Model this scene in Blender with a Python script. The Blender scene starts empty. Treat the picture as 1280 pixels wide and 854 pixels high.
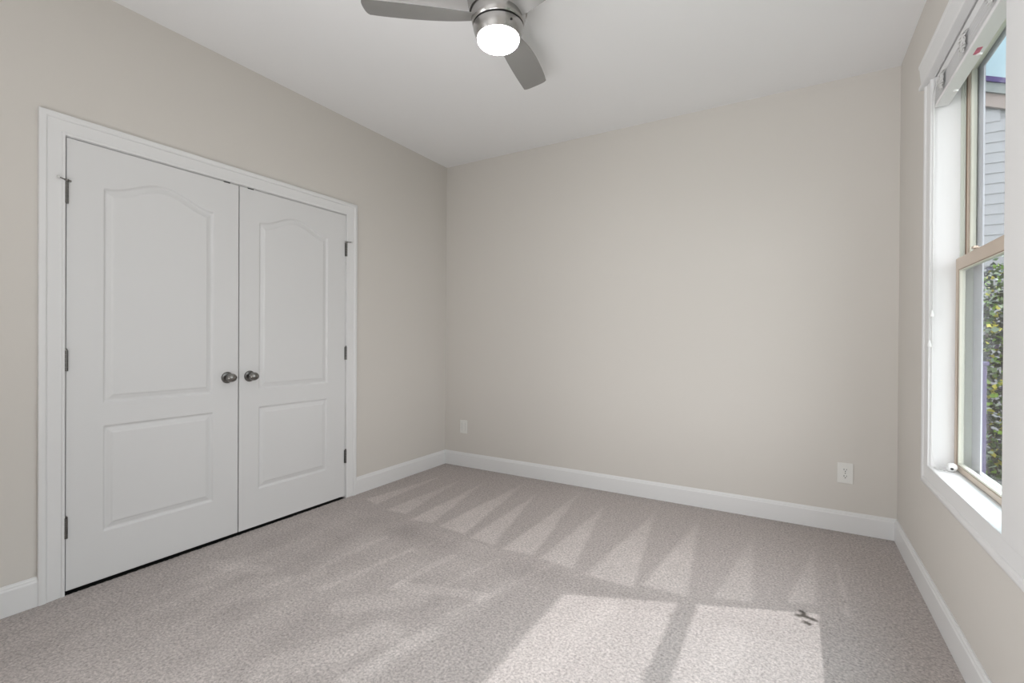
import bpy, bmesh, math, random
import numpy as np
from mathutils import Vector, Matrix
random.seed(7)
scene = bpy.context.scene
COL = scene.collection
PI = math.pi

# ------------------------------------------------------------------ camera
cam_data = bpy.data.cameras.new('camera')
cam = bpy.data.objects.new('camera', cam_data)
COL.objects.link(cam)
cam_data.sensor_width = 36.0
cam_data.lens = 596.26 / 1280 * 36.0
cam_data.clip_start = 0.02
R_ = Vector((0.86110584, 0.50839262, 0.0058038))
U_ = Vector((-0.00689555, 0.00026385, 0.99997619))
F_ = Vector((-0.50837898, 0.86112535, -0.00373285))
m = Matrix((R_, U_, -F_)).transposed().to_4x4()
m.translation = Vector((2.7818, -3.5046, 1.1490))
cam.matrix_world = m
scene.camera = cam

# ------------------------------------------------------------------ colour management
vs = scene.view_settings
vs.view_transform = 'Standard'
vs.look = 'None'
vs.gamma = 1.0
vs.use_curve_mapping = False
vs.exposure = -0.05

# ------------------------------------------------------------------ light
SUN_STRENGTH = 2.1
SKY_STRENGTH = 1.15
SKY_GLOW = 5.0
SIDE_GLOW_STRENGTH = 3.0
REAR_FILL_POWER = 3.8
FILL_POWER = 35
UP_FILL_POWER = 19
LAMP_POWER = 27
world = bpy.data.worlds.new('sky')
scene.world = world
world.use_nodes = True
wn = world.node_tree.nodes
wl = world.node_tree.links
wn.clear()
w_out = wn.new('ShaderNodeOutputWorld')
w_bg = wn.new('ShaderNodeBackground')
w_tc = wn.new('ShaderNodeTexCoord')
w_sep = wn.new('ShaderNodeSeparateXYZ')
w_ramp = wn.new('ShaderNodeValToRGB')
w_ramp.color_ramp.elements[0].position = 0.0
w_ramp.color_ramp.elements[0].color = (0.75, 0.87, 0.93, 1)
w_ramp.color_ramp.elements[1].position = 0.7
w_ramp.color_ramp.elements[1].color = (0.50, 0.82, 0.97, 1)
wl.new(w_tc.outputs['Generated'], w_sep.inputs[0])
wl.new(w_sep.outputs['Z'], w_ramp.inputs[0])
wl.new(w_ramp.outputs[0], w_bg.inputs[0])
# the sky is brighter round the sun
w_dot = wn.new('ShaderNodeVectorMath')
w_dot.operation = 'DOT_PRODUCT'
w_dot.inputs[1].default_value = Vector((1.0, 0.4167, 1.465)).normalized()
wl.new(w_tc.outputs['Generated'], w_dot.inputs[0])
w_mr = wn.new('ShaderNodeMapRange')
w_mr.interpolation_type = 'SMOOTHSTEP'
w_mr.inputs[1].default_value = 0.62
w_mr.inputs[2].default_value = 0.98
w_mr.inputs[3].default_value = SKY_STRENGTH
w_mr.inputs[4].default_value = SKY_STRENGTH * SKY_GLOW
wl.new(w_dot.outputs['Value'], w_mr.inputs[0])
# added unseen white sky glow behind the viewer's right shoulder, brightens the window jamb
w_dc = wn.new('ShaderNodeVectorMath')
w_dc.operation = 'DOT_PRODUCT'
w_dc.inputs[1].default_value = Vector((1.0, -0.75, 0.55)).normalized()
wl.new(w_tc.outputs['Generated'], w_dc.inputs[0])
w_cn = wn.new('ShaderNodeTexNoise')
w_cn.inputs['Scale'].default_value = 3.0
wl.new(w_tc.outputs['Generated'], w_cn.inputs['Vector'])
w_cm = wn.new('ShaderNodeMapRange')
w_cm.interpolation_type = 'SMOOTHSTEP'
w_cm.inputs[1].default_value = 0.35
w_cm.inputs[2].default_value = 0.85
w_cm.inputs[3].default_value = 0.0
w_cm.inputs[4].default_value = 1.0
wl.new(w_dc.outputs['Value'], w_cm.inputs[0])
w_cx = wn.new('ShaderNodeMath')
w_cx.operation = 'MULTIPLY'
wl.new(w_cm.outputs[0], w_cx.inputs[0])
w_cr = wn.new('ShaderNodeMapRange')
w_cr.inputs[1].default_value = 0.3
w_cr.inputs[2].default_value = 0.7
w_cr.inputs[3].default_value = SIDE_GLOW_STRENGTH * 0.7
w_cr.inputs[4].default_value = SIDE_GLOW_STRENGTH * 1.3
wl.new(w_cn.outputs[0], w_cr.inputs[0])
wl.new(w_cr.outputs[0], w_cx.inputs[1])
w_ad = wn.new('ShaderNodeMath')
w_ad.operation = 'ADD'
wl.new(w_mr.outputs[0], w_ad.inputs[0])
wl.new(w_cx.outputs[0], w_ad.inputs[1])
wl.new(w_ad.outputs[0], w_bg.inputs[1])
w_wh = wn.new('ShaderNodeMix')
w_wh.data_type = 'RGBA'
w_wh.inputs[7].default_value = (0.97, 0.985, 1.0, 1)
wl.new(w_cm.outputs[0], w_wh.inputs[0])
wl.new(w_ramp.outputs[0], w_wh.inputs[6])
wl.new(w_wh.outputs[2], w_bg.inputs[0])
wl.new(w_bg.outputs[0], w_out.inputs[0])

sun_d = bpy.data.lights.new('sun', 'SUN')
sun_d.energy = SUN_STRENGTH
sun_d.angle = math.radians(0.6)
sun_d.color = (1.0, 0.975, 0.965)
sun = bpy.data.objects.new('sun', sun_d)
COL.objects.link(sun)
SUN_DIR = Vector((1.0, 0.4167, 1.465)).normalized()      # towards the sun
sun.rotation_euler = SUN_DIR.to_track_quat('Z', 'Y').to_euler()
sun.location = (8, 3, 8)

W = 3.3035          # room width
H = 2.74            # ceiling height
YR = -4.75          # rear wall


def area(name, loc, direction, sx, sy, power, color=(1, 1, 1)):
    d = bpy.data.lights.new(name, 'AREA')
    d.shape = 'RECTANGLE'
    d.size = sx
    d.size_y = sy
    d.energy = power
    d.color = color
    o = bpy.data.objects.new(name, d)
    COL.objects.link(o)
    o.location = loc
    o.rotation_euler = Vector(direction).normalized().to_track_quat('-Z', 'Y').to_euler()
    return o


# added unseen fill lamps behind the camera that even out the room light
side_fill = area('side_fill_light', (0.12, -4.05, 1.15), (1.0, 0.32, -0.03), 1.0, 2.0, FILL_POWER, (0.98, 0.99, 1.0))
side_fill.data.spread = math.radians(125)
up_fill = area('up_fill_light', (2.0, -3.95, 0.45), (0.03, 0.70, 1), 1.5, 0.8, UP_FILL_POWER, (0.98, 0.99, 1.0))
up_fill.data.spread = math.radians(135)
rear_fill = area('rear_fill_light', (1.9, YR + 0.14, 1.5), (0.0, 1, 0.0), 2.4, 2.0, REAR_FILL_POWER, (0.98, 0.99, 1.0))
rear_fill.data.spread = math.radians(75)
# light portals for the sky in the two windows
for py in (-1.2175, -2.265):
    pl = area('window_light', (W + 0.17, py, 1.45), (-1, 0, 0), 0.86, 1.66, 1.0)
    pl.data.cycles.is_portal = True

# ------------------------------------------------------------------ materials
def mat(name, color, rough=0.5, metal=0.0, spec=0.5, noise=None, bump=None, emit=None, aniso=None):
    """noise=(scale, amount) varies the colour; bump=(scale, strength, distance)"""
    mt = bpy.data.materials.new(name)
    mt.use_nodes = True
    nt = mt.node_tree
    b = nt.nodes['Principled BSDF']
    b.inputs['Base Color'].default_value = (*color, 1)
    b.inputs['Roughness'].default_value = rough
    b.inputs['Metallic'].default_value = metal
    b.inputs['Specular IOR Level'].default_value = spec
    tc = nt.nodes.new('ShaderNodeTexCoord')
    if noise:
        n = nt.nodes.new('ShaderNodeTexNoise')
        n.inputs['Scale'].default_value = noise[0]
        n.inputs['Detail'].default_value = 4
        nt.links.new(tc.outputs['Object'], n.inputs['Vector'])
        mx = nt.nodes.new('ShaderNodeMix')
        mx.data_type = 'RGBA'
        a = noise[1]
        mx.inputs[6].default_value = (*[c * (1 - a) for c in color], 1)
        mx.inputs[7].default_value = (*[min(1, c * (1 + a)) for c in color], 1)
        nt.links.new(n.outputs[0], mx.inputs[0])
        nt.links.new(mx.outputs[2], b.inputs['Base Color'])
    if bump:
        n2 = nt.nodes.new('ShaderNodeTexNoise')
        n2.inputs['Scale'].default_value = bump[0]
        n2.inputs['Detail'].default_value = 3
        if len(bump) > 3:
            mp = nt.nodes.new('ShaderNodeMapping')
            mp.inputs['Scale'].default_value = bump[3]
            nt.links.new(tc.outputs['Object'], mp.inputs[0])
            nt.links.new(mp.outputs[0], n2.inputs['Vector'])
        else:
            nt.links.new(tc.outputs['Object'], n2.inputs['Vector'])
        bp = nt.nodes.new('ShaderNodeBump')
        bp.inputs['Strength'].default_value = bump[1]
        bp.inputs['Distance'].default_value = bump[2]
        nt.links.new(n2.outputs[0], bp.inputs['Height'])
        nt.links.new(bp.outputs[0], b.inputs['Normal'])
    if emit:
        b.inputs['Emission Color'].default_value = (*emit[0], 1)
        b.inputs['Emission Strength'].default_value = emit[1]
    return mt


M = {
    'wall': mat('wall_paint', (0.67, 0.640, 0.600), 0.85, spec=0.2, noise=(1.2, 0.012), bump=(260, 0.06, 0.001)),
    'ceiling': mat('ceiling_paint', (0.88, 0.88, 0.885), 0.9, spec=0.15, noise=(1.0, 0.01), bump=(220, 0.05, 0.001)),
    'trim': mat('white_trim_paint', (0.775, 0.775, 0.775), 0.38, spec=0.4, noise=(3, 0.01)),
    'door': mat('white_door_paint', (0.72, 0.72, 0.72), 0.42, spec=0.4, noise=(3, 0.01), bump=(60, 0.10, 0.0012, (1, 1.0, 0.08))),
    'nickel': mat('satin_nickel', (0.24, 0.235, 0.225), 0.18, metal=1.0, noise=(40, 0.08)),
    'dark_nickel': mat('aged_nickel', (0.16, 0.157, 0.15), 0.30, metal=1.0, noise=(60, 0.12)),
    'brushed': mat('brushed_nickel', (0.44, 0.43, 0.42), 0.27, metal=1.0, noise=(30, 0.06), bump=(90, 0.15, 0.0008, (1, 1, 0.03))),
    'blade': mat('fan_blade_grey', (0.30, 0.297, 0.288), 0.42, metal=0.2, noise=(8, 0.05)),
    'black': mat('black_gap', (0.012, 0.012, 0.012), 0.6, noise=(10, 0.1)),
    'rubber': mat('white_rubber', (0.7, 0.7, 0.69), 0.6, noise=(10, 0.02)),
    'glass_lit': mat('frosted_lamp_glass', (0.9, 0.88, 0.84), 0.4, noise=(5, 0.01), emit=((1.0, 0.985, 0.97), LAMP_POWER)),
    'plastic': mat('white_plastic', (0.78, 0.775, 0.745), 0.35, noise=(20, 0.01)),
    'vinyl': mat('tan_vinyl', (0.60, 0.50, 0.41), 0.45, noise=(10, 0.03)),
    'vinyl_dark': mat('brown_seal', (0.26, 0.17, 0.12), 0.6, noise=(10, 0.05)),
    'vinyl_cream': mat('cream_vinyl', (0.76, 0.76, 0.66), 0.45, noise=(10, 0.02)),
    'vinyl_liner': mat('pale_green_vinyl', (0.64, 0.67, 0.61), 0.45, noise=(10, 0.02)),
    'vinyl_white': mat('white_vinyl', (0.66, 0.67, 0.72), 0.45, noise=(10, 0.02)),
    'blind': mat('white_faux_wood', (0.82, 0.82, 0.82), 0.45, noise=(6, 0.02), bump=(70, 0.15, 0.0008, (1, 0.05, 1))),
    'cord': mat('white_cord', (0.80, 0.80, 0.79), 0.7, noise=(200, 0.05)),
    'sticker': mat('pink_label', (0.62, 0.16, 0.24), 0.5, noise=(90, 0.5)),
    'soffit': mat('grey_soffit', (0.26, 0.27, 0.265), 0.7, noise=(3, 0.05)),
    'frieze': mat('tan_frieze', (0.30, 0.23, 0.205), 0.7, noise=(3, 0.05)),
    'shingle': mat('purple_grey_shingle', (0.075, 0.045, 0.16), 0.8, noise=(14, 0.3)),
    'siding': mat('pale_lap_siding', (0.33, 0.32, 0.335), 0.7, noise=(2, 0.03)),
    'strip': mat('violet_grey_strip', (0.10, 0.075, 0.17), 0.6, noise=(5, 0.12)),
    'grass': mat('lawn', (0.085, 0.095, 0.055), 0.95, noise=(9, 0.4), bump=(40, 0.6, 0.03)),
    'bark': mat('shrub_bark', (0.16, 0.11, 0.09), 0.9, noise=(20, 0.3)),
}

# clear window glass: transparent with a faint mirror
gl = bpy.data.materials.new('window_glass')
gl.use_nodes = True
gn = gl.node_tree.nodes
gn.clear()
go = gn.new('ShaderNodeOutputMaterial')
gt = gn.new('ShaderNodeBsdfTransparent')
gt.inputs[0].default_value = (0.96, 0.97, 0.975, 1)
gg = gn.new('ShaderNodeBsdfGlossy')
gg.inputs['Roughness'].default_value = 0.02
gw = gn.new('ShaderNodeLayerWeight')
gw.inputs[0].default_value = 0.5
gp = gn.new('ShaderNodeMath')
gp.operation = 'POWER'
gp.inputs[1].default_value = 5.0
gl.node_tree.links.new(gw.outputs['Facing'], gp.inputs[0])
gf = gn.new('ShaderNodeMath')
gf.operation = 'MULTIPLY_ADD'
gf.inputs[1].default_value = 0.45
gf.inputs[2].default_value = 0.02
gl.node_tree.links.new(gp.outputs[0], gf.inputs[0])
gm = gn.new('ShaderNodeMixShader')
gl.node_tree.links.new(gf.outputs[0], gm.inputs[0])
gl.node_tree.links.new(gt.outputs[0], gm.inputs[1])
gl.node_tree.links.new(gg.outputs[0], gm.inputs[2])
gl.node_tree.links.new(gm.outputs[0], go.inputs[0])
M['glass'] = gl

# foliage: colour picked per leaf
fo = mat('shrub_leaf', (0.2, 0.3, 0.08), 0.5)
nt = fo.node_tree
geo = nt.nodes.new('ShaderNodeNewGeometry')
rp = nt.nodes.new('ShaderNodeValToRGB')
rp.color_ramp.interpolation = 'CONSTANT'
els = rp.color_ramp.elements
els[0].position = 0.0
els[0].color = (0.018, 0.022, 0.012, 1)
els[1].position = 0.34
els[1].color = (0.06, 0.095, 0.02, 1)
for pos, c in ((0.58, (0.20, 0.32, 0.03)), (0.74, (0.48, 0.42, 0.04)), (0.84, (0.055, 0.035, 0.06)), (0.94, (0.34, 0.40, 0.28))):
    e = els.new(pos)
    e.color = (*c, 1)
nt.links.new(geo.outputs['Random Per Island'], rp.inputs[0])
nt.links.new(rp.outputs[0], nt.nodes['Principled BSDF'].inputs['Base Color'])
M['leaf'] = fo

# carpet: colour from the pile direction left by the vacuum, plus fibre noise
cp = bpy.data.materials.new('cut_pile_carpet')
cp.use_nodes = True
nt = cp.node_tree
b = nt.nodes['Principled BSDF']
b.inputs['Roughness'].default_value = 0.95
b.inputs['Specular IOR Level'].default_value = 0.1
at = nt.nodes.new('ShaderNodeAttribute')
at.attribute_name = 'pile'
tc = nt.nodes.new('ShaderNodeTexCoord')
cr = nt.nodes.new('ShaderNodeValToRGB')
cr.color_ramp.elements[0].position = 0.0
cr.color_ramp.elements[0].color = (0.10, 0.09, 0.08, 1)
cr.color_ramp.elements[1].position = 1.0
cr.color_ramp.elements[1].color = (0.72, 0.66, 0.635, 1)
ce = cr.color_ramp.elements.new(0.31)
ce.color = (0.405, 0.365, 0.350, 1)
nt.links.new(at.outputs['Fac'], cr.inputs[0])
n1 = nt.nodes.new('ShaderNodeTexNoise')
n1.inputs['Scale'].default_value = 100
n1.inputs['Detail'].default_value = 5
n1.inputs['Roughness'].default_value = 0.75
nt.links.new(tc.outputs['Object'], n1.inputs['Vector'])
mr = nt.nodes.new('ShaderNodeMapRange')
mr.inputs[1].default_value = 0.30
mr.inputs[2].default_value = 0.70
mr.inputs[3].default_value = 0.55
mr.inputs[4].default_value = 1.45
nt.links.new(n1.outputs[0], mr.inputs[0])
ml = nt.nodes.new('ShaderNodeVectorMath')
ml.operation = 'SCALE'
nt.links.new(cr.outputs[0], ml.inputs[0])
nt.links.new(mr.outputs[0], ml.inputs['Scale'])
nt.links.new(ml.outputs[0], b.inputs['Base Color'])
bp = nt.nodes.new('ShaderNodeBump')
bp.inputs['Strength'].default_value = 0.6
bp.inputs['Distance'].default_value = 0.006
nt.links.new(n1.outputs[0], bp.inputs['Height'])
nt.links.new(bp.outputs[0], b.inputs['Normal'])
M['carpet'] = cp

# ------------------------------------------------------------------ mesh helpers
def link(name, bm, m, parent=None, smooth=False, bevel=None):
    me = bpy.data.meshes.new(name)
    bmesh.ops.remove_doubles(bm, verts=bm.verts, dist=1e-6)
    bmesh.ops.recalc_face_normals(bm, faces=bm.faces)
    bm.to_mesh(me)
    bm.free()
    me.materials.append(m)
    o = bpy.data.objects.new(name, me)
    COL.objects.link(o)
    if smooth:
        for p in me.polygons:
            p.use_smooth = True
        if smooth == 'auto':
            try:
                me.set_sharp_from_angle(angle=math.radians(35))
            except Exception:
                pass
    if bevel:
        md = o.modifiers.new('bevel', 'BEVEL')
        md.width = bevel
        md.segments = 2
        md.limit_method = 'ANGLE'
    if parent:
        o.parent = parent
    return o


def empty(name, loc=(0, 0, 0)):
    o = bpy.data.objects.new(name, None)
    o.empty_display_size = 0.1
    COL.objects.link(o)
    o.location = loc
    return o


def struct(o):
    o['kind'] = 'structure'
    return o


def tag(o, label, cat, group=None):
    o['label'] = label
    o['category'] = cat
    if group:
        o['group'] = group
    return o


def box(bm, x0, x1, y0, y1, z0, z1):
    vs_ = [bm.verts.new((x, y, z)) for x in (x0, x1) for y in (y0, y1) for z in (z0, z1)]
    for f in ((0, 1, 3, 2), (4, 6, 7, 5), (0, 4, 5, 1), (2, 3, 7, 6), (0, 2, 6, 4), (1, 5, 7, 3)):
        bm.faces.new([vs_[i] for i in f])


def lathe(bm, prof, origin=(0, 0, 0), axis='Z', seg=48, sx=1.0, sy=1.0, cap=True):
    """prof: list of (r, h) along the axis"""
    o = Vector(origin)
    rings = []
    for r, h in prof:
        ring = []
        for k in range(seg):
            a = 2 * PI * k / seg
            u, v = r * math.cos(a) * sx, r * math.sin(a) * sy
            p = {'Z': Vector((u, v, h)), 'X': Vector((h, u, v)), 'Y': Vector((u, h, v))}[axis]
            ring.append(bm.verts.new(o + p))
        rings.append(ring)
    for a, b_ in zip(rings, rings[1:]):
        for k in range(seg):
            bm.faces.new((a[k], a[(k + 1) % seg], b_[(k + 1) % seg], b_[k]))
    if cap:
        for ring, (r, h) in ((rings[0], prof[0]), (rings[-1], prof[-1])):
            if r > 1e-5:
                bm.faces.new(ring)


def tube(bm, pts, r, seg=8):
    pts = [Vector(p) for p in pts]
    rings = []
    for i, p in enumerate(pts):
        t = (pts[min(i + 1, len(pts) - 1)] - pts[max(i - 1, 0)]).normalized()
        up = Vector((0, 0, 1)) if abs(t.z) < 0.95 else Vector((1, 0, 0))
        a = t.cross(up).normalized()
        c = t.cross(a)
        rings.append([bm.verts.new(p + r * (math.cos(2 * PI * k / seg) * a + math.sin(2 * PI * k / seg) * c)) for k in range(seg)])
    for a, b_ in zip(rings, rings[1:]):
        for k in range(seg):
            bm.faces.new((a[k], a[(k + 1) % seg], b_[(k + 1) % seg], b_[k]))
    bm.faces.new(rings[0])
    bm.faces.new(rings[-1])


def sweep(bm, path, prof, to3d, closed=False):
    """Mitred moulding. path: 2D points in the wall plane; prof: (offset to the left of travel, height off the wall).
    to3d(a, b, h) -> 3D point."""
    n = len(path)
    sect = []
    for i, p in enumerate(path):
        p = Vector(p)
        prev = Vector(path[i - 1]) if (i > 0 or closed) else None
        nxt = Vector(path[(i + 1) % n]) if (i < n - 1 or closed) else None
        d1 = (p - prev).normalized() if prev is not None else None
        d2 = (nxt - p).normalized() if nxt is not None else None
        if d1 is None:
            d1 = d2
        if d2 is None:
            d2 = d1
        n1_, n2_ = Vector((-d1.y, d1.x)), Vector((-d2.y, d2.x))
        mt_ = (n1_ + n2_)
        mt_ = mt_ / max(1e-6, mt_.dot(n1_))
        sect.append([bm.verts.new(to3d(p.x + mt_.x * o, p.y + mt_.y * o, h)) for o, h in prof])
    k = len(prof)
    rng = range(n) if closed else range(n - 1)
    for i in rng:
        a, b_ = sect[i], sect[(i + 1) % n]
        for j in range(k):
            bm.faces.new((a[j], a[(j + 1) % k], b_[(j + 1) % k], b_[j]))
    if not closed:
        bm.faces.new(sect[0])
        bm.faces.new(sect[-1])


# ------------------------------------------------------------------ room shell
T = 0.14
# floor with vacuum marks held as pile direction per vertex
STEP = 0.0085
fx = np.arange(0.0, W + STEP, STEP)
fx[-1] = W
fy = np.arange(YR, 0.0 + STEP, STEP)
fy[-1] = 0.0
GX, GY = np.meshgrid(fx, fy)
rng = np.random.default_rng(3)


def vnoise(x, y, s, seed):
    g = np.random.default_rng(seed).random((96, 96))
    u, v = x / s + 11.3, y / s + 17.7
    i, j = np.floor(u).astype(int), np.floor(v).astype(int)
    a, c = u - i, v - j
    a, c = a * a * (3 - 2 * a), c * c * (3 - 2 * c)
    g_ = lambda p, q: g[p % 96, q % 96]
    return (g_(i, j) * (1 - a) + g_(i + 1, j) * a) * (1 - c) + (g_(i, j + 1) * (1 - a) + g_(i + 1, j + 1) * a) * c


def ss(a, b_, x):
    t = np.clip((x - a) / (b_ - a), 0, 1)
    return t * t * (3 - 2 * t)


pile = 0.34 + 0.10 * (vnoise(GX, GY, 0.5, 1) - 0.5)
# stretched streaks running away from the closet corner
ca, sa = math.cos(math.radians(96)), math.sin(math.radians(96))
SX, SY = GX * ca + GY * sa, -GX * sa + GY * ca
row2 = 1 - ss(-1.30, -1.20, GY)
streak = vnoise(SX / 5.0, SY, 0.11, 5) * 0.6 + vnoise(SX / 4.0, SY, 0.05, 6) * 0.4
blotch = vnoise(GX, GY, 0.28, 8) * 0.6 + vnoise(GX, GY, 0.12, 9) * 0.4
calm = 1 - 0.75 * ss(1.5, 1.9, GX)
pile += row2 * calm * (0.42 * (streak - 0.5) + 0.34 * (blotch - 0.46))
# wedge strokes pushed up to the far wall: (apex, base left, base right)
WEDGES = [((0.249, -0.232), (0.142, -1.096), (0.300, -1.137)), ((0.440, -0.300), (0.420, -1.18), (0.600, -1.163)),
          ((0.639, -0.265), (0.680, -1.229), (0.848, -1.189)), ((0.928, -0.080), (0.900, -1.21), (1.122, -1.23)),
          ((1.125, -0.279), (1.165, -1.256), (1.352, -1.263)), ((1.398, -0.088), (1.403, -1.285), (1.601, -1.261)),
          ((1.657, -0.265), (1.636, -1.27), (1.844, -1.30)), ((1.990, -0.220), (1.900, -1.316), (2.158, -1.314)),
          ((2.261, -0.220), (2.170, -1.271), (2.389, -1.263)), ((2.587, -0.280), (2.470, -1.212), (2.642, -1.163)),
          ((2.894, -0.320), (2.753, -1.095), (2.886, -1.03))]


def tri_sdf(px, py, pts):
    d = np.full(px.shape, 1e9)
    cx = sum(p[0] for p in pts) / 3
    cy = sum(p[1] for p in pts) / 3
    for k in range(3):
        x0, y0 = pts[k]
        x1, y1 = pts[(k + 1) % 3]
        nx, ny = -(y1 - y0), x1 - x0
        l = math.hypot(nx, ny)
        nx, ny = nx / l, ny / l
        if (cx - x0) * nx + (cy - y0) * ny < 0:
            nx, ny = -nx, -ny
        d = np.minimum(d, (px - x0) * nx + (py - y0) * ny)
    return d


row1 = ss(-1.33, -1.24, GY)
pile = pile * (1 - row1) + row1 * (0.20 + 0.10 * vnoise(GX, GY, 0.3, 12) + 0.05 * ss(1.0, 3.0, GX))
jx = GX + 0.012 * (vnoise(GX, GY, 0.10, 15) - 0.5)
for k_, wd in enumerate(WEDGES):
    d = tri_sdf(jx, GY, wd)
    fade = ss(0.0, 0.9, -(GY - wd[0][1]))
    amp = (0.42 if k_ < 2 else 0.52) if k_ < 9 else 0.40
    pile += amp * (0.55 + 0.45 * fade) * ss(-0.010, 0.024, d) * (0.85 + 0.3 * vnoise(GX, GY, 0.07, 17))
# darker turning line where the strokes end
bl = -1.20 - 0.10 * np.sin(np.clip((GX - 0.1) / 2.9, 0, 1) * PI)
pile -= 0.16 * np.exp(-((GY - (bl - 0.12)) / 0.09) ** 2) * ss(0.3, 0.6, GX) * (1 - ss(2.7, 3.0, GX))
STROKES = [(0.995, -1.539, 0.926, -2.052, 0.020, 0.26), (0.748, -1.504, 0.732, -1.925, 0.020, 0.20),
           (1.229, -1.487, 1.193, -1.890, 0.020, 0.24), (1.649, -1.572, 1.509, -2.395, 0.045, 0.17),
           (1.739, -1.231, 1.553, -1.934, 0.015, 0.14), (0.320, -2.093, 0.363, -2.308, 0.05, 0.22),
           (0.260, -2.181, 0.523, -2.090, 0.04, 0.22), (0.764, -1.973, 0.724, -2.215, 0.05, 0.26),
           (1.209, -1.855, 1.579, -1.737, 0.035, 0.34), (1.122, -2.104, 1.343, -1.895, 0.06, 0.28),
           (1.243, -2.510, 1.406, -2.149, 0.07, 0.28), (0.477, -2.364, 0.686, -2.112, 0.05, 0.18),
           (1.036, -1.276, 1.033, -1.550, 0.012, 0.16), (1.453, -1.405, 1.391, -1.728, 0.018, 0.16),
           (0.499, -2.502, 0.665, -2.290, 0.05, 0.16), (1.567, -2.052, 1.486, -2.409, 0.03, 0.20),
           (2.982, -0.476, 2.989, -1.100, 0.008, 0.22), (2.60, -1.45, 2.48, -2.3, 0.05, 0.12), (2.1, -1.5, 2.0, -2.3, 0.04, 0.12)]
for x0, y0, x1, y1, wd, am in STROKES:
    dx, dy = x1 - x0, y1 - y0
    t = np.clip(((GX - x0) * dx + (GY - y0) * dy) / (dx * dx + dy * dy), 0, 1)
    dd = np.hypot(GX - (x0 + t * dx), GY - (y0 + t * dy)) + 0.02 * (vnoise(GX, GY, 0.06, 20) - 0.5)
    pile += am * (1 - ss(wd * 0.6, wd * 1.5, dd))
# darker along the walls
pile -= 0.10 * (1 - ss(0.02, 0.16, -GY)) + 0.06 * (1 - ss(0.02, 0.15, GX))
# small dark marks by the window
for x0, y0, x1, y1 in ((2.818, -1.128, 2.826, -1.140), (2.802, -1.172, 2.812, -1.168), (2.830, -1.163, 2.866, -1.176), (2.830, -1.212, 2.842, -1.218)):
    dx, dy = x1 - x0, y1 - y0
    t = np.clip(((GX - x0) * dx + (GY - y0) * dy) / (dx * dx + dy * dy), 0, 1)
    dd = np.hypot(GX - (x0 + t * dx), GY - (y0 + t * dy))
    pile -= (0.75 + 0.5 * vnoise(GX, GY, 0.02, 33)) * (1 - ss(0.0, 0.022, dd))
pile += 0.05 * (rng.random(pile.shape) - 0.5)

nx_, ny_ = len(fx), len(fy)
# fine random pile height
hz = (rng.random((ny_, nx_)) * 0.0025 - 0.0025)
verts = np.column_stack([GX.ravel(), GY.ravel(), hz.ravel()])
idx = np.arange(nx_ * ny_).reshape(ny_, nx_)
faces = np.column_stack([idx[:-1, :-1].ravel(), idx[:-1, 1:].ravel(), idx[1:, 1:].ravel(), idx[1:, :-1].ravel()])
me = bpy.data.meshes.new('floor')
me.vertices.add(len(verts))
me.vertices.foreach_set('co', verts.ravel())
me.loops.add(faces.size)
me.loops.foreach_set('vertex_index', faces.ravel())
me.polygons.add(len(faces))
me.polygons.foreach_set('loop_start', np.arange(0, faces.size, 4))
me.update(calc_edges=True)
me.validate()
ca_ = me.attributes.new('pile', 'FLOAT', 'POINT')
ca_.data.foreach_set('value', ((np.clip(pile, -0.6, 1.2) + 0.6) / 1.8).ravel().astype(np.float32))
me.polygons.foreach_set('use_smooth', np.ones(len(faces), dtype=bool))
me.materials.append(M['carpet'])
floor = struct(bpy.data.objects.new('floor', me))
COL.objects.link(floor)
bm = bmesh.new()
box(bm, -0.8, W + T, YR - T, T, -0.16, -0.006)
struct(link('floor', bm, M['black']))

bm = bmesh.new()
box(bm, -T, W + T, YR - T, T, H, H + 0.12)
struct(link('ceiling', bm, M['ceiling']))

bm = bmesh.new()
box(bm, -T, W + T, 0, T, 0, H)
struct(link('wall_back', bm, M['wall']))
bm = bmesh.new()
box(bm, -T, W + T, YR - T, YR, 0, H)
struct(link('wall_rear', bm, M['wall']))

# left wall with the closet opening
CY0, CY1, CZ = -2.705, -1.140, 2.052
bm = bmesh.new()
for y0, y1, z0, z1 in ((YR, CY0, 0, H), (CY1, 0, 0, H), (CY0, CY1, CZ, H)):
    box(bm, -T, 0, y0, y1, z0, z1)
struct(link('wall_left', bm, M['wall']))
# closet interior
bm = bmesh.new()
box(bm, -0.82, -0.78, CY0 - 0.2, CY1 + 0.2, 0, 2.4)
box(bm, -0.82, -T, CY0 - 0.24, CY0 - 0.2, 0, 2.4)
box(bm, -0.82, -T, CY1 + 0.2, CY1 + 0.24, 0, 2.4)
box(bm, -0.82, -T, CY0 - 0.24, CY1 + 0.24, 2.4, 2.44)
struct(link('wall_closet', bm, M['wall']))

# right wall with two window openings
WT = 0.13
OZ0, OZ1 = 0.600, 2.315
OPEN = [(-1.665, -0.770), (-2.7125, -1.8175)]
bm = bmesh.new()
box(bm, W, W + WT, OPEN[0][1], 0, 0, H)
box(bm, W, W + WT, YR, OPEN[1][0], 0, H)
box(bm, W, W + WT, OPEN[1][1], OPEN[0][0], 0, H)
for a, b_ in OPEN:
    box(bm, W, W + WT, a, b_, 0, OZ0)
    box(bm, W, W + WT, a, b_, OZ1, H)
struct(link('wall_right', bm, M['wall']))

# baseboards
BP = [(0, 0), (0, 0.1245), (0.004, 0.1245), (0.0055, 0.119), (0.009, 0.115), (0.010, 0.109), (0.0135, 0.104), (0.014, 0.100), (0.014, 0)]


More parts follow.
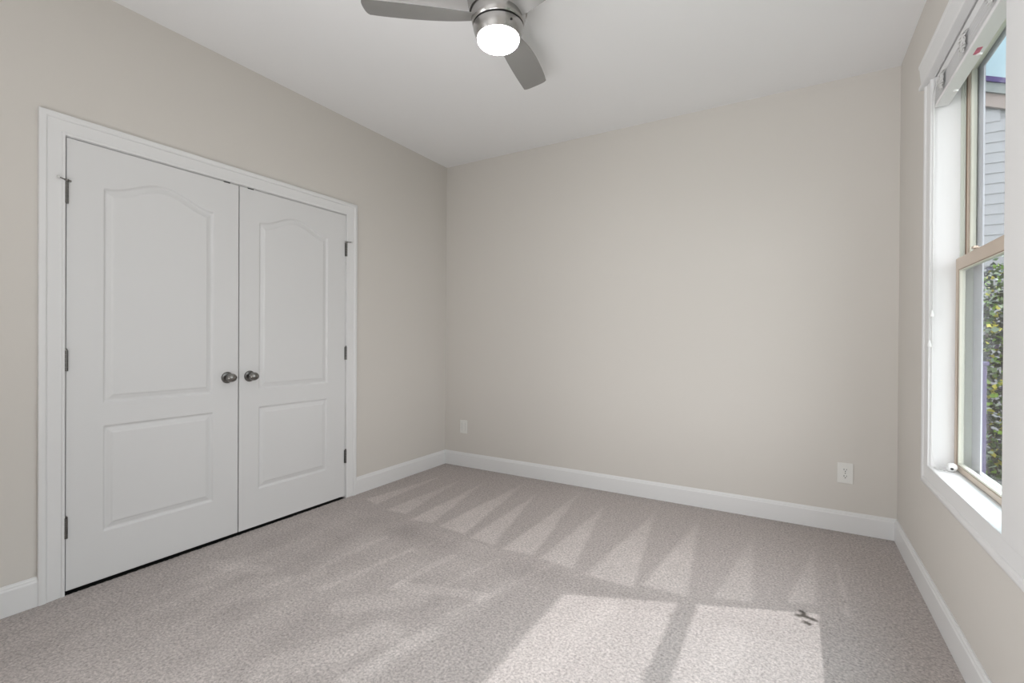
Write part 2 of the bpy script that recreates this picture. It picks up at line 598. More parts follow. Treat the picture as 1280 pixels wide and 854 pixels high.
def baseboard(name, p0, p1, n, e0=0, e1=0):
    """straight run from p0 to p1; n points into the room; e0/e1 shift the front of each end (mitre)"""
    bm = bmesh.new()
    p0, p1, n = Vector(p0), Vector(p1), Vector(n)
    d = (p1 - p0).normalized()
    s0 = [bm.verts.new((*(p0 + n * t + d * t * e0), z)) for t, z in BP]
    s1 = [bm.verts.new((*(p1 + n * t - d * t * e1), z)) for t, z in BP]
    k = len(BP)
    for j in range(k):
        bm.faces.new((s0[j], s0[(j + 1) % k], s1[(j + 1) % k], s1[j]))
    bm.faces.new(s0)
    bm.faces.new(s1)
    return struct(link(name, bm, M['trim']))


baseboard('baseboard_back', (0, 0), (W, 0), (0, -1), 1, 1)
baseboard('baseboard_left', (0, -1.062), (0, 0), (1, 0), 0, 1)
baseboard('baseboard_left', (0, YR), (0, -2.777), (1, 0), 1, 0)
baseboard('baseboard_right', (W, YR), (W, 0), (-1, 0), 1, 1)
baseboard('baseboard_rear', (0, YR), (W, YR), (0, 1), 1, 1)

# ------------------------------------------------------------------ closet casing and jamb
CAS = [(0.0, 0.0), (0.0, 0.010), (0.003, 0.0120), (0.010, 0.0120), (0.0125, 0.0080), (0.016, 0.0082), (0.034, 0.0105), (0.058, 0.0130),
       (0.0605, 0.0115), (0.0635, 0.0165), (0.068, 0.0188), (0.084, 0.0188), (0.088, 0.016), (0.088, 0.0)]   # inner edge -> outer edge
bm = bmesh.new()
iy0, iy1, iz = -2.693, -1.151, 2.041
sweep(bm, [(iy1, 0.0), (iy1, iz), (iy0, iz), (iy0, 0.0)], [(-o, h) for o, h in CAS], lambda a, b_, h: (h, a, b_))
struct(link('trim_1', bm, M['trim'], smooth='auto'))
bm = bmesh.new()
box(bm, -T, 0.0002, CY0, -2.6905, 0, CZ)
box(bm, -T, 0.0002, -1.1535, CY1, 0, CZ)
box(bm, -T, 0.0002, -2.6905, -1.1535, 2.0385, CZ)
box(bm, -0.060, -0.040, -2.6905, -2.680, 0, 2.0385)
box(bm, -0.060, -0.040, -1.164, -1.1535, 0, 2.0385)
struct(link('trim_2', bm, M['trim']))

# ------------------------------------------------------------------ closet doors (moulded two-panel, arched top panel)
DW, DZ0, DZ1, DT = 0.7625, 0.017, 2.0355, 0.035


def panel_depth(u, z, stile_h):
    """surface offset (negative = sunk) at u across the door from its hinge edge"""
    out = np.zeros_like(u)
    u0, u1 = stile_h, stile_h + 0.490
    mid, hw = (u0 + u1) / 2, (u1 - u0) / 2
    t = np.clip(np.abs(u - mid) / hw, 0, 1)
    ztop = 1.845 + 0.074 * (0.5 + 0.5 * np.cos(PI * t))
    slope = 0.074 * 0.5 * PI / hw * np.sin(PI * t)
    dtop = (ztop - z) / np.sqrt(1 + slope ** 2)
    dA = np.minimum(np.minimum(u - u0, u1 - u), np.minimum(z - 0.842, dtop))
    dB = np.minimum(np.minimum(u - u0, u1 - u), np.minimum(z - 0.240, 0.733 - z))
    d = np.maximum(dA, dB)
    xs = np.array([-1.0, 0.0, 0.003, 0.008, 0.013, 0.026, 0.030, 0.034, 0.037, 9])
    ys = np.array([0, 0, -0.0068, -0.0092, -0.0090, -0.0050, -0.0046, -0.0016, -0.0008, -0.0008])
    return np.interp(d, xs, ys)


def make_door(name, y_hinge, sgn, stile):
    """sgn: +1 when the door extends towards +y from its hinge"""
    s = 0.0032
    us = np.unique(np.concatenate([np.arange(0, DW, s), [DW]]))
    zs = np.unique(np.concatenate([np.arange(DZ0, DZ1, s), [DZ1]]))
    Ug, Zg = np.meshgrid(us, zs)
    X = panel_depth(Ug, Zg, stile)
    nu, nz = len(us), len(zs)
    v = np.column_stack([X.ravel(), (y_hinge + sgn * Ug).ravel(), Zg.ravel()])
    idn = np.arange(nu * nz).reshape(nz, nu)
    f = np.column_stack([idn[:-1, :-1].ravel(), idn[:-1, 1:].ravel(), idn[1:, 1:].ravel(), idn[1:, :-1].ravel()])
    if sgn < 0:
        f = f[:, ::-1]
    v = v.tolist()
    f = f.tolist()
    # back and edges: slab behind
    nb = len(v)
    for (u, z) in ((0, DZ0), (DW, DZ0), (DW, DZ1), (0, DZ1)):
        v.append((-DT, y_hinge + sgn * u, z))
    f.append([nb, nb + 1, nb + 2, nb + 3] if sgn < 0 else [nb + 3, nb + 2, nb + 1, nb])
    bot = idn[0, :].tolist()
    top = idn[-1, :].tolist()
    lef = idn[:, 0].tolist()
    rig = idn[:, -1].tolist()
    f.append([nb, nb + 1] + bot[::-1])
    f.append([nb + 2, nb + 3] + top)
    f.append([nb + 3, nb] + lef)
    f.append([nb + 1, nb + 2] + rig[::-1])
    me = bpy.data.meshes.new(name)
    me.from_pydata(v, [], f)
    for p in me.polygons:
        p.use_smooth = len(p.vertices) == 4 and p.area < 1e-3
    me.materials.append(M['door'])
    o = bpy.data.objects.new(name, me)
    COL.objects.link(o)
    return struct(o)


door_l = make_door('door_1', -2.6875, +1, 0.1345)
door_r = make_door('door_2', -1.1565, -1, 0.1520)


def knob(y, z, parent):
    bm = bmesh.new()
    lathe(bm, [(0.0, 0.0), (0.0325, 0.0), (0.0325, 0.003), (0.030, 0.007), (0.022, 0.0095), (0.0125, 0.011), (0.0, 0.011)], (0, y, z), 'X', 48)
    rose = link('rosette', bm, M['dark_nickel'], smooth='auto')
    rose.parent = parent
    bm = bmesh.new()
    pr = [(0.0105, 0.010), (0.0105, 0.024)]
    for k in range(0, 17):
        a = PI * (0.12 + 0.88 * k / 16)
        pr.append((0.0265 * math.sin(a), 0.045 - 0.0205 * math.cos(a)))
    pr[-1] = (0.0, pr[-1][1])
    lathe(bm, pr, (0, y, z), 'X', 48, sx=1.12, sy=0.92)
    kb = link('door_knob', bm, M['nickel'], smooth='auto')
    kb.parent = parent


def hinge(y, z0, z1, parent, stop=0):
    e = None
    bm = bmesh.new()
    n = 5
    hh = (z1 - z0) / n
    for k in range(n):
        lathe(bm, [(0.0, z0 + k * hh + 0.0004), (0.0074, z0 + k * hh + 0.0004), (0.0074, z0 + (k + 1) * hh - 0.0004), (0.0, z0 + (k + 1) * hh - 0.0004)], (0.0065, y, 0), 'Z', 20)
    box(bm, -0.001, 0.0012, y - 0.0085, y + 0.0085, z0, z1)
    hb = link('hinge', bm, M['dark_nickel'], smooth='auto')
    hb.parent = parent
    bm = bmesh.new()
    lathe(bm, [(0.0, z1), (0.0052, z1), (0.0060, z1 + 0.004), (0.003, z1 + 0.008), (0, z1 + 0.009)], (0.0065, y, 0), 'Z', 20)
    if stop:
        # hinge-pin door stop: a collar with two short arms ending in pads
        lathe(bm, [(0.0, z1 + 0.001), (0.0095, z1 + 0.001), (0.0095, z1 + 0.010), (0.0, z1 + 0.010)], (0.0065, y, 0), 'Z', 20)
        tube(bm, [(0.0065, y, z1 + 0.006), (0.024, y - stop * 0.030, z1 + 0.009)], 0.0028)
        tube(bm, [(0.0065, y, z1 + 0.006), (0.016, y + stop * 0.014, z1 + 0.003)], 0.0045)
    pn = link('hinge_pin', bm, M['nickel'], smooth='auto')
    pn.parent = hb
    if stop:
        bm = bmesh.new()
        lathe(bm, [(0, -0.004), (0.006, -0.004), (0.007, 0.002), (0.005, 0.005), (0, 0.005)], (0.026, y - stop * 0.033, z1 + 0.009), 'Y', 16)
        pd = link('stop_pad', bm, M['rubber'], smooth='auto')
        pd.parent = hb


for z0, z1, st in ((1.742, 1.838, 1), (0.998, 1.090, 0), (0.254, 0.347, 0)):
    hinge(-2.6892, z0, z1, door_l, st)
for z0, z1, st in ((1.742, 1.838, -1), (0.998, 1.090, 0), (0.254, 0.347, 0)):
    hinge(-1.1548, z0, z1, door_r, st)
knob(-1.9870, 0.924, door_l)
knob(-1.8570, 0.924, door_r)
for par, y0 in ((door_l, -2.010), (door_r, -1.872)):
    bm = bmesh.new()
    box(bm, -0.026, 0.0012, y0, y0 + 0.036, DZ1 - 0.003, DZ1 + 0.0032)
    ck = link('ball_catch', bm, M['black'], bevel=0.0008)
    ck.parent = par

# ------------------------------------------------------------------ window casing (one run round both windows)
WY1, WY0 = -0.765, -2.7175
Wz0, Wz1 = 0.605, 2.305
bm = bmesh.new()
to_w = lambda a, b_, h: (W - h, a, b_)
sweep(bm, [(WY1, Wz1), (WY1, Wz0), (WY0, Wz0), (WY0, Wz1)], [(o, h) for o, h in CAS], to_w)
wc = struct(link('trim_3', bm, M['trim'], smooth='auto'))
bm = bmesh.new()
# mullion board between the windows
box(bm, W - 0.0165, W, -1.8285, -1.6540, Wz0 - 0.004, Wz1)
mb = link('mullion_board', bm, M['trim'], wc, bevel=0.0015)
bm = bmesh.new()
# head casing: flat board with a bead below and a cap above, wider than the side casings
HP = [(0.0, 2.303), (0.030, 2.303), (0.033, 2.306), (0.033, 2.319), (0.0265, 2.322), (0.0265, 2.332), (0.031, 2.398), (0.034, 2.404),
      (0.034, 2.417), (0.0, 2.417)]
e0, e1 = -0.662, -2.820
ra = [bm.verts.new((W - t, e0 + max(0, t - 0.0265), z)) for t, z in HP]
rb = [bm.verts.new((W - t, e1 - max(0, t - 0.0265), z)) for t, z in HP]
for j in range(len(HP)):
    bm.faces.new((ra[j], ra[(j + 1) % len(HP)], rb[(j + 1) % len(HP)], rb[j]))
bm.faces.new(ra)
bm.faces.new(rb)
link('head_cap', bm, M['trim'], wc)


# ------------------------------------------------------------------ windows (double hung)
def rail_frame(bm, x0, x1, y0, y1, z0, z1, st, top, bot):
    box(bm, x0, x1, y0, y0 + st, z0, z1)
    box(bm, x0, x1, y1 - st, y1, z0, z1)
    box(bm, x0, x1, y0 + st, y1 - st, z0, z0 + bot)
    box(bm, x0, x1, y0 + st, y1 - st, z1 - top, z1)


def make_window(name, a, b_):
    """opening from y=a to y=b_ (a<b_)"""
    root = struct(empty(name, (W, (a + b_) / 2, OZ0)))
    def P(nm, bm, m_, bev=None, par=None):
        o = link(nm, bm, m_, bevel=bev)
        if par is None:
            o.parent = root
            o.matrix_parent_inverse = Matrix.Translation(-Vector(root.location))
        else:
            o.parent = par
        return o
    # painted jamb extension and flat stool
    bm = bmesh.new()
    box(bm, W - 0.001, W + 0.088, b_ - 0.001, b_ + 0.006, OZ0, OZ1)
    box(bm, W - 0.001, W + 0.088, a - 0.006, a + 0.001, OZ0, OZ1)
    box(bm, W - 0.001, W + 0.088, a, b_, OZ1 - 0.008, OZ1)
    P('jamb', bm, M['trim'])
    bm = bmesh.new()
    box(bm, W - 0.0085, W + 0.100, a, b_, OZ0 - 0.001, OZ0 + 0.006)
    P('stool', bm, M['trim'], 0.002)
    # vinyl master frame with tracks
    bm = bmesh.new()
    for s, y in ((1, b_), (-1, a)):
        box(bm, W + 0.088, W + 0.150, min(y, y - s * 0.006), max(y, y - s * 0.006), OZ0, OZ1)
        box(bm, W + 0.098, W + 0.102, min(y, y - s * 0.016), max(y, y - s * 0.016), 1.50, OZ1)
    box(bm, W + 0.080, W + 0.155, a, b_, OZ0 - 0.002, OZ0 + 0.012)
    box(bm, W + 0.080, W + 0.150, a, b_, OZ1 - 0.004, OZ1 + 0.004)
    fr = P('window_frame', bm, M['vinyl_liner'], 0.001)
    # outside trim
    bm = bmesh.new()
    rail_frame(bm, W + 0.131, W + 0.137, a - 0.05, b_ + 0.05, OZ0 - 0.06, OZ1 + 0.05, 0.160, 0.10, 0.075)
    P('outside_trim', bm, M['vinyl_white'], 0.002)
    # lower sash
    bm = bmesh.new()
    y0, y1 = a + 0.002, b_ - 0.002
    rail_frame(bm, W + 0.076, W + 0.100, y0, y1, OZ0 + 0.008, 1.505, 0.030, 0.048, 0.022)
    ls = P('lower_sash', bm, M['vinyl'], 0.002)
    bm = bmesh.new()
    rail_frame(bm, W + 0.0795, W + 0.097, y0 + 0.029, y1 - 0.029, OZ0 + 0.029, 1.459, 0.014, 0.008, 0.010)
    link('glazing_bead', bm, M['vinyl_cream'], ls, bevel=0.001)
    bm = bmesh.new()
    rail_frame(bm, W + 0.0790, W + 0.0975, y0 + 0.030, y1 - 0.030, OZ0 + 0.0285, 1.4575, 0.003, 0.003, 0.003)
    link('glazing_seal', bm, M['vinyl_dark'], ls)
    bm = bmesh.new()
    box(bm, W + 0.0865, W + 0.0895, y0 + 0.040, y1 - 0.040, OZ0 + 0.036, 1.453)
    link('pane', bm, M['glass'], ls)
    bm = bmesh.new()
    for yy in (a + 0.25, b_ - 0.25):
        box(bm, W + 0.078, W + 0.098, yy - 0.03, yy + 0.03, 1.5045, 1.512)
        box(bm, W + 0.070, W + 0.084, yy - 0.008, yy + 0.018, 1.512, 1.520)
    link('sash_lock', bm, M['vinyl'], ls, bevel=0.001)
    # upper sash
    bm = bmesh.new()
    rail_frame(bm, W + 0.104, W + 0.128, y0 + 0.004, y1 - 0.004, 1.468, OZ1 - 0.004, 0.044, 0.026, 0.040)
    us_ = P('upper_sash', bm, M['vinyl'], 0.002)
    bm = bmesh.new()
    rail_frame(bm, W + 0.107, W + 0.125, y0 + 0.046, y1 - 0.046, 1.507, OZ1 - 0.028, 0.013, 0.006, 0.010)
    link('glazing_bead', bm, M['vinyl_cream'], us_, bevel=0.001)
    bm = bmesh.new()
    for yy, s in ((y0 + 0.018, 1), (y1 - 0.018, -1)):
        box(bm, W + 0.1025, W + 0.1045, yy - 0.0025, yy + 0.0025, 1.51, OZ1 - 0.03)
    link('weatherstrip', bm, M['vinyl_dark'], us_)
    bm = bmesh.new()
    box(bm, W + 0.1145, W + 0.1175, y0 + 0.056, y1 - 0.056, 1.514, OZ1 - 0.033)
    link('pane', bm, M['glass'], us_)
    bm = bmesh.new()
    box(bm, W + 0.060, W + 0.0755, y1 - 0.001, y1 + 0.0015, 1.52, 1.55)
    return root


make_window('window_1', *OPEN[0])
make_window('window_2', *OPEN[1])

# ------------------------------------------------------------------ raised blind
BY0, BY1 = OPEN[0][0] + 0.008, OPEN[0][1] - 0.008
blind = tag(empty('window_blind', (W + 0.03, (BY0 + BY1) / 2, 2.30)), 'white slatted window blind pulled up into a stack under the window head', 'window blind')


def BPt(nm, bm, m_, par=None, smooth=False, bev=None):
    o = link(nm, bm, m_, smooth=smooth, bevel=bev)
    if par is None:
        o.parent = blind
        o.matrix_parent_inverse = Matrix.Translation(-Vector(blind.location))
    else:
        o.parent = par
    return o


bm = bmesh.new()
box(bm, W + 0.004, W + 0.052, BY0, BY1, 2.262, 2.299)
BPt('headrail', bm, M['blind'], bev=0.002)
zs_ = 2.2585
for k in range(17):
    bm = bmesh.new()
    off = 0.0016 * math.sin(k * 2.1)
    x0, x1 = W + 0.0015 + off, W + 0.0475 + off
    n = 6
    prv = None
    th = 0.0026
    for i in range(n + 1):
        t = i / n
        x = x0 + (x1 - x0) * t
        zc = zs_ + 0.0012 * math.sin(PI * t)
        ring = [bm.verts.new((x, BY0 + 0.002, zc)), bm.verts.new((x, BY1 - 0.002, zc)), bm.verts.new((x, BY1 - 0.002, zc - th)), bm.verts.new((x, BY0 + 0.002, zc - th))]
        if prv:
            for j in range(4):
                bm.faces.new((prv[j], prv[(j + 1) % 4], ring[(j + 1) % 4], ring[j]))
        else:
            bm.faces.new(ring)
        prv = ring
    bm.faces.new(prv)
    BPt('slat', bm, M['blind'])
    zs_ -= 0.0043
zb = zs_ - 0.0005
bm = bmesh.new()
box(bm, W + 0.001, W + 0.048, BY0, BY1, zb - 0.015, zb)
br = BPt('bottom_rail', bm, M['blind'], bev=0.003)
bm = bmesh.new()
box(bm, W + 0.019, W + 0.034, -1.262, -1.214, zb - 0.0158, zb - 0.0148)
BPt('warning_label', bm, M['sticker'], br)
for yy in (-0.93, -1.215, -1.50):
    bm = bmesh.new()
    lathe(bm, [(0.0, zb - 0.022), (0.007, zb - 0.022), (0.008, zb - 0.015), (0.0, zb - 0.014)], (W + 0.036, yy, 0), 'Z', 14)
    BPt('rail_plug', bm, M['cord'], br, smooth='auto')
# bunched ladder cords at three stations
for yy in (-0.93, -1.215, -1.50):
    bm = bmesh.new()
    for q in range(3):
        pts = []
        y_ = yy + 0.012 * (q - 1)
        for k in range(46):
            t = k / 45
            z = 2.256 - t * (2.256 - zb - 0.004)
            pts.append((W - 0.003 - 0.010 * abs(math.sin(k * 1.25 + q)), y_ + 0.020 * math.sin(k * 0.9 + 2 * q) + 0.008 * math.sin(k * 2.3), z))
        tube(bm, pts, 0.0016, 6)
    BPt('ladder_cord', bm, M['cord'], smooth=True)
# tilt cords with tassels by the far jamb
for (x_, y_, zt) in ((W - 0.007, -0.806, 1.265), (W - 0.012, -0.790, 1.135)):
    bm = bmesh.new()
    tube(bm, [(x_ + 0.01, y_, 2.27), (x_, y_, 2.20), (x_, y_, zt + 0.02)], 0.0013, 8)
    c = BPt('tilt_cord', bm, M['cord'], smooth=True)
    bm = bmesh.new()
    lathe(bm, [(0.0, zt + 0.022), (0.0035, zt + 0.022), (0.0045, zt + 0.016), (0.0078, zt + 0.004), (0.0082, zt - 0.004), (0.0070, zt - 0.007), (0.0, zt - 0.007)], (x_, y_, 0), 'Z', 20)
    BPt('tassel', bm, M['cord'], c, smooth='auto')
bm = bmesh.new()
SZ = OZ0 + 0.006
tube(bm, [(W + 0.006, -0.783, 2.27), (W - 0.001, -0.783, 2.20), (W - 0.001, -0.783, 0.75), (W + 0.002, -0.785, 0.66), (W + 0.010, -0.80, SZ + 0.006),
          (W + 0.022, -0.83, SZ + 0.0025), (W + 0.035, -0.842, SZ + 0.004), (W + 0.046, -0.846, SZ + 0.016)], 0.0015, 8)
tube(bm, [(W + 0.004, -0.806, SZ + 0.002), (W + 0.012, -0.852, SZ + 0.002), (W + 0.030, -0.868, SZ + 0.002), (W + 0.042, -0.858, SZ + 0.004), (W + 0.050, -0.848, SZ + 0.016)], 0.0015, 8)
lc = BPt('lift_cord', bm, M['cord'], smooth=True)
bm = bmesh.new()
pr = [(0.0, 0.020), (0.006, 0.019), (0.013, 0.014), (0.0175, 0.005), (0.0185, -0.003), (0.016, -0.012), (0.011, -0.017), (0.0055, -0.0185), (0.0055, -0.010), (0.0, -0.010)]
lathe(bm, pr, (0, 0, 0), 'Z', 28)
rotm = Vector((0.18, 1, 0.25)).normalized().to_track_quat('Z', 'Y').to_matrix().to_4x4()
rotm.translation = Vector((W + 0.052, -0.850, SZ + 0.0200))
bmesh.ops.transform(bm, matrix=rotm, verts=bm.verts)
BPt('cord_tassel', bm, M['cord'], lc, smooth='auto')
bm = bmesh.new()
lathe(bm, [(0.0, -0.0178), (0.0052, -0.0178), (0.0052, -0.012), (0.0, -0.012)], (0, 0, 0), 'Z', 16)
bmesh.ops.transform(bm, matrix=rotm, verts=bm.verts)
BPt('cord_hole', bm, M['black'], lc)

# ------------------------------------------------------------------ ceiling fan
FX, FY = 1.626, -1.684
ZB = 2.590
fan = tag(empty('ceiling_fan', (FX, FY, H)), 'brushed nickel three-blade ceiling fan with a lit frosted bowl light', 'ceiling fan')


def FP(nm, bm, m_, par=None, smooth='auto', bev=None):
    bmesh.ops.translate(bm, vec=(FX, FY, 0), verts=bm.verts)
    o = link(nm, bm, m_, smooth=smooth, bevel=bev)
    if par is None:
        o.parent = fan
        o.matrix_parent_inverse = Matrix.Translation(-Vector(fan.location))
    else:
        o.parent = par
    return o


bm = bmesh.new()
lathe(bm, [(0.0, H), (0.145, H), (0.145, H - 0.02), (0.142, H - 0.05), (0.136, H - 0.095), (0.130, 2.618), (0.0, 2.618)], seg=72)
FP('canopy', bm, M['brushed'])
bm = bmesh.new()
lathe(bm, [(0.0, 2.6172), (0.124, 2.6172), (0.1230, 2.595), (0.1165, 2.5655), (0.1140, 2.5630), (0.0, 2.5630)], seg=72)
mot = FP('motor_housing', bm, M['brushed'])
bm = bmesh.new()
lathe(bm, [(0.0, 2.5629), (0.1095, 2.5629), (0.1095, 2.5570), (0.0, 2.5570)], seg=72)
FP('shadow_gap', bm, M['black'], mot)
bm = bmesh.new()
lathe(bm, [(0.0, 2.5569), (0.1115, 2.5569), (0.1135, 2.5545), (0.1125, 2.545), (0.1050, 2.522), (0.0985, 2.5065), (0.0955, 2.5050), (0.0, 2.5050)], seg=72)
lk = FP('light_kit', bm, M['brushed'])
bm = bmesh.new()
a0 = math.radians(-27)
box(bm, -0.003, 0.003, -0.0035, 0.0035, -0.0035, 0.0035)
bmesh.ops.transform(bm, matrix=Matrix.Translation((0.1105 * math.cos(a0), 0.1105 * math.sin(a0), 2.533)) @ Matrix.Rotation(a0, 4, 'Z'), verts=bm.verts)
FP('receiver_window', bm, M['black'], lk)
bm = bmesh.new()
pr = [(0.0, 2.506), (0.0945, 2.506), (0.0950, 2.501)]
for k in range(1, 15):
    a = PI / 2 * k / 14
    pr.append((0.0950 * math.cos(a) ** 0.85 if k < 14 else 0.0, 2.501 - 0.040 * math.sin(a)))
lathe(bm, pr, seg=64)
FP('lamp_bowl', bm, M['glass_lit'])

BR0, BR1 = 0.100, 0.598


RS = np.linspace(0.10, 0.59, 40)
LEAD = np.polyval(np.polyfit([0.10, 0.16, 0.25, 0.35, 0.45, 0.59], [0.053, 0.060, 0.067, 0.072, 0.074, 0.074], 3), RS)
TRAIL = np.polyval(np.polyfit([0.10, 0.16, 0.25, 0.35, 0.45, 0.56, 0.59], [-0.026, -0.046, -0.064, -0.071, -0.071, -0.064, -0.061], 4), RS)


def blade(ang):
    bm = bmesh.new()
    nr, nc = 36, 14
    pitch = math.radians(-14)
    top, bot = [], []
    for i in range(nr + 1):
        t = i / nr
        r = BR0 + (BR1 - BR0) * t
        # leading edge sweeps out in a long curve, trailing edge nearly straight
        lead = float(np.interp(r, RS, LEAD))
        trail = float(np.interp(r, RS, TRAIL))
        rt, rb_ = [], []
        for j in range(nc + 1):
            s = j / nc
            w = trail + (lead - trail) * s
            tipcut = (0.010 * (2 * s - 1) ** 2 + 0.008 * abs(2 * s - 1) ** 8) * ss(0.85, 1.0, np.float64(t)) + 0.010 * (1 - s) * t
            rr = r - tipcut
            cam_ = 0.006 * (1 - (2 * s - 1) ** 2)
            pz = w * math.sin(pitch) * (1 - 0.25 * t) + cam_
            pw = w * math.cos(pitch)
            th = 0.0035 * (1 - 0.6 * abs(2 * s - 1) ** 3)
            rt.append(bm.verts.new((rr, pw, ZB + pz + th)))
            rb_.append(bm.verts.new((rr, pw, ZB + pz - th)))
        top.append(rt)
        bot.append(rb_)
    for i in range(nr):
        for j in range(nc):
            bm.faces.new((top[i][j], top[i + 1][j], top[i + 1][j + 1], top[i][j + 1]))
            bm.faces.new((bot[i][j], bot[i][j + 1], bot[i + 1][j + 1], bot[i + 1][j]))
    for i in range(nr):
        bm.faces.new((top[i][0], bot[i][0], bot[i + 1][0], top[i + 1][0]))
        bm.faces.new((top[i][nc], top[i + 1][nc], bot[i + 1][nc], bot[i][nc]))
    for j in range(nc):
        bm.faces.new((top[0][j], top[0][j + 1], bot[0][j + 1], bot[0][j]))
        bm.faces.new((top[nr][j], bot[nr][j], bot[nr][j + 1], top[nr][j + 1]))
    bmesh.ops.rotate(bm, cent=(0, 0, 0), matrix=Matrix.Rotation(math.radians(ang), 3, 'Z'), verts=bm.verts)
    return FP('blade', bm, M['blade'])


for ang in (-142, 100.5, -21):
    blade(ang)

# ------------------------------------------------------------------ outlets on the back wall
def plate_mesh(w, h):
    bm = bmesh.new()
    box(bm, -w / 2, w / 2, -0.0055, 0.0, -h / 2, h / 2)
    return bm


out1 = tag(empty('wall_outlet', (3.0555, 0, 0.355)), 'white duplex electrical outlet low on the back wall near the window', 'outlet')
o = link('cover_plate', plate_mesh(0.080, 0.124), M['plastic'], out1, bevel=0.0028)
for dz in (0.0195, -0.0195):
    bm = bmesh.new()
    pts = []
    for k in range(36):
        a = 2 * PI * k / 36
        x, z = 0.0172 * math.cos(a), 0.0172 * math.sin(a)
        z = max(-0.0135, min(0.0135, z))
        pts.append((x, z))
    f1 = [bm.verts.new((x, -0.0050, dz + z)) for x, z in pts]
    f2 = [bm.verts.new((x, -0.0078, dz + z)) for x, z in pts]
    for k in range(36):
        bm.faces.new((f1[k], f1[(k + 1) % 36], f2[(k + 1) % 36], f2[k]))
    bm.faces.new(f2)
    rc = link('receptacle', bm, M['plastic'], out1, smooth='auto')
    bm = bmesh.new()
    box(bm, -0.0078, -0.0050, -0.0083, -0.0076, dz - 0.001, dz + 0.0075)
    box(bm, 0.0050, 0.0075, -0.0083, -0.0076, dz - 0.0005, dz + 0.0070)
    lathe(bm, [(0.0, -0.0083), (0.0028, -0.0083), (0.0028, -0.0076), (0.0, -0.0076)], (0, 0, dz - 0.0072), 'Y', 14)
    link('socket_slots', bm, M['black'], rc)
bm = bmesh.new()
lathe(bm, [(0.0, -0.0066), (0.0022, -0.0066), (0.003, -0.0054), (0.0, -0.0052)], (0, 0, 0), 'Y', 14)
link('screw', bm, M['nickel'], out1, smooth='auto')

out2 = tag(empty('wall_plate', (0.211, 0, 0.3575)), 'small white rectangular wall plate low on the back wall beside the left corner', 'wall plate')
link('cover_plate', plate_mesh(0.078, 0.120), M['plastic'], out2, bevel=0.0028)
bm = bmesh.new()
box(bm, -0.0168, 0.0168, -0.0068, -0.0040, -0.034, 0.034)
link('insert', bm, M['plastic'], out2, bevel=0.0012)
bm = bmesh.new()
rail_frame_pts = ((-0.0182, -0.0168, -0.0354, 0.0354), (0.0168, 0.0182, -0.0354, 0.0354))
for x0, x1, z0, z1 in rail_frame_pts:
    box(bm, x0, x1, -0.0059, -0.0050, z0, z1)
link('insert_seam', bm, M['soffit'], out2)
for z in (0.049, -0.049):
    bm = bmesh.new()
    lathe(bm, [(0.0, -0.0064), (0.0022, -0.0064), (0.003, -0.0054), (0.0, -0.0052)], (0, 0, z), 'Y', 14)
    link('screw', bm, M['plastic'], out2, smooth='auto')

# ------------------------------------------------------------------ outside
GZ = -0.6
bm = bmesh.new()
box(bm, W + WT, 40, -30, 40, GZ - 0.3, GZ)
struct(link('lawn', bm, M['grass']))

# neighbouring gable with lap siding
NY = 6.2
house = tag(empty('neighbour_house', (7.0, NY, GZ)), 'pale lap-sided house gable with a dark roof edge seen through the upper window sash', 'house')


def HPt(nm, bm, m_, par=None, bev=None):
    o = link(nm, bm, m_, bevel=bev)
    if par is None:
        o.parent = house
        o.matrix_parent_inverse = Matrix.Translation(-Vector(house.location))
    else:
        o.parent = par
    return o


slope = -0.42
HX0, HX1 = 4.3, 8.6
rake = lambda x: 4.62 + slope * (x - 5.3)
bm = bmesh.new()
v0 = [(HX0, GZ), (HX1, GZ), (HX1, rake(HX1)), (HX0, rake(HX0))]
fa = [bm.verts.new((x, NY + 0.03, z)) for x, z in v0]
fb = [bm.verts.new((x, NY + 3.0, z)) for x, z in v0]
bm.faces.new(fa)
bm.faces.new(fb)
for j in range(4):
    bm.faces.new((fa[j], fa[(j + 1) % 4], fb[(j + 1) % 4], fb[j]))
HPt('wall', bm, M['siding'])
bm = bmesh.new()
z = GZ
EXP = 0.152
while z < rake(HX0):
    zt = z + EXP + 0.02
    # board clipped under the rake
    xr = HX1 if rake(HX1) > zt else 5.3 + (zt - 4.62) / slope
    if xr > HX0 + 0.05:
        p = [(HX0, z), (xr, z), (xr, zt), (HX0, zt)]
        # bottom edge stands proud, top edge tucked in
        fr_ = [bm.verts.new((x, NY - (0.013 if i < 2 else 0.0), zz)) for i, (x, zz) in enumerate(p)]
        bk_ = [bm.verts.new((x, NY + 0.035, zz)) for x, zz in p]
        bm.faces.new(fr_)
        for j in range(4):
            bm.faces.new((fr_[j], fr_[(j + 1) % 4], bk_[(j + 1) % 4], bk_[j]))
    z += EXP
HPt('lap_siding', bm, M['siding'])


def rake_slab(lo, hi, y0, y1, nm, m_):
    bm = bmesh.new()
    p = [(HX0, rake(HX0) + lo), (HX1, rake(HX1) + lo), (HX1, rake(HX1) + hi), (HX0, rake(HX0) + hi)]
    a = [bm.verts.new((x, y0, z_)) for x, z_ in p]
    b2 = [bm.verts.new((x, y1, z_)) for x, z_ in p]
    bm.faces.new(a)
    bm.faces.new(b2)
    for j in range(4):
        bm.faces.new((a[j], a[(j + 1) % 4], b2[(j + 1) % 4], b2[j]))
    HPt(nm, bm, m_)


rake_slab(0.00, 0.20, NY - 0.045, NY + 0.0, 'frieze_board', M['frieze'])
rake_slab(0.20, 0.345, NY - 0.075, NY + 3.0, 'rake_board', M['soffit'])
rake_slab(0.345, 0.42, NY - 0.10, NY + 3.1, 'roof_edge', M['shingle'])

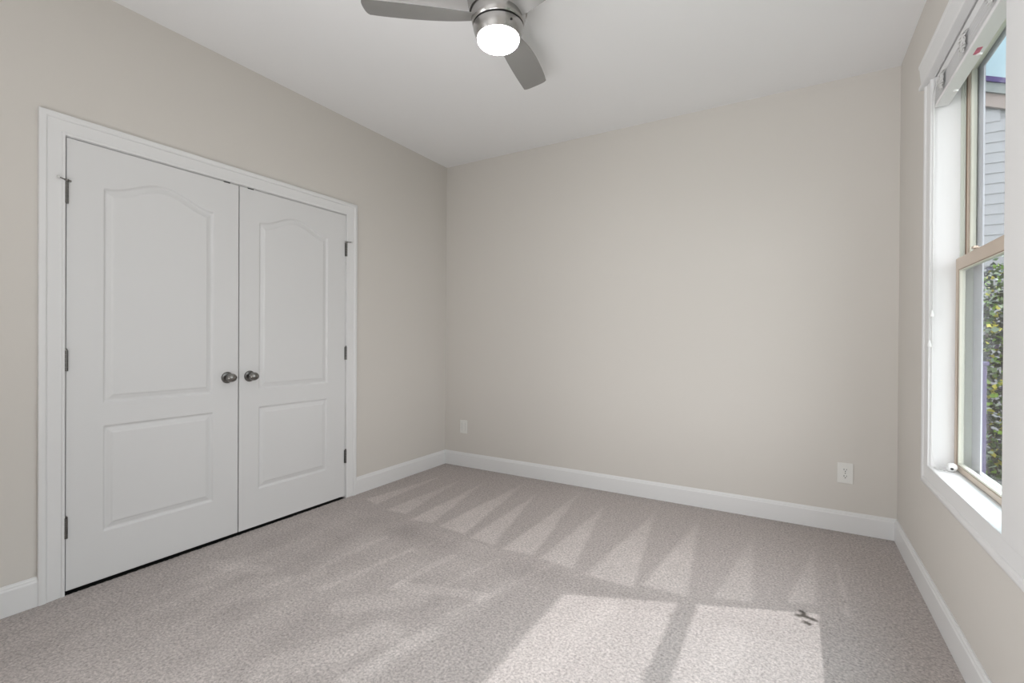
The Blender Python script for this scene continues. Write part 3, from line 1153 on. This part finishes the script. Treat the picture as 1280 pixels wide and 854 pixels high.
# slender violet-grey upright strip between the window and the shrub
bm = bmesh.new()
box(bm, 3.925, 3.985, 1.20, 1.26, GZ, 0.98)
box(bm, 3.915, 3.995, 1.19, 1.27, 0.98, 1.01)
tag(link('violet_strip', bm, M['strip'], bevel=0.006), 'slim violet-grey upright strip outside in front of the shrub', 'strip')

# leafy shrub
shrub = tag(empty('leafy_shrub', (4.72, 3.4, GZ)), 'leafy yellow-green shrub growing outside the lower window sash', 'shrub')
bm = bmesh.new()
stems = []
for k in range(9):
    a = 2 * PI * k / 9 + random.random()
    r = 0.15 + 0.45 * random.random()
    p0 = Vector((4.72 + 0.05 * math.cos(a), 3.4 + 0.05 * math.sin(a), GZ))
    p2 = Vector((4.72 + r * math.cos(a), 3.4 + r * math.sin(a), 1.3 + 0.5 * random.random()))
    p1 = (p0 + p2) / 2 + Vector((0.08 * math.cos(a), 0.08 * math.sin(a), 0.15))
    tube(bm, [p0, p1, p2], 0.014, 6)
    stems.append((p0, p1, p2))
o = link('stem', bm, M['bark'], smooth=True)
o.parent = shrub
o.matrix_parent_inverse = Matrix.Translation(-Vector(shrub.location))
bm = bmesh.new()
for k in range(9500):
    while True:
        u = Vector((random.uniform(-1, 1), random.uniform(-1, 1), random.uniform(-1, 1)))
        if 0.35 < u.length < 1:
            break
    c = Vector((4.72 + u.x * 0.80, 3.4 + u.y * 0.80, 0.72 + u.z * 1.34))
    d1 = Vector((random.gauss(0, 1), random.gauss(0, 1), random.gauss(0, 0.6))).normalized()
    d2 = d1.cross(Vector((random.gauss(0, 1), random.gauss(0, 1), random.gauss(0, 1)))).normalized()
    nrm = d1.cross(d2)
    L, wv = random.uniform(0.04, 0.075), random.uniform(0.018, 0.03)
    p = [c, c + d1 * L * 0.45 + d2 * wv + nrm * 0.006, c + d1 * L, c + d1 * L * 0.45 - d2 * wv + nrm * 0.006]
    f = bm.faces.new([bm.verts.new(q) for q in p])
me = bpy.data.meshes.new('foliage')
bm.to_mesh(me)
bm.free()
me.materials.append(M['leaf'])
o = bpy.data.objects.new('foliage', me)
COL.objects.link(o)
o.parent = shrub
o.matrix_parent_inverse = Matrix.Translation(-Vector(shrub.location))
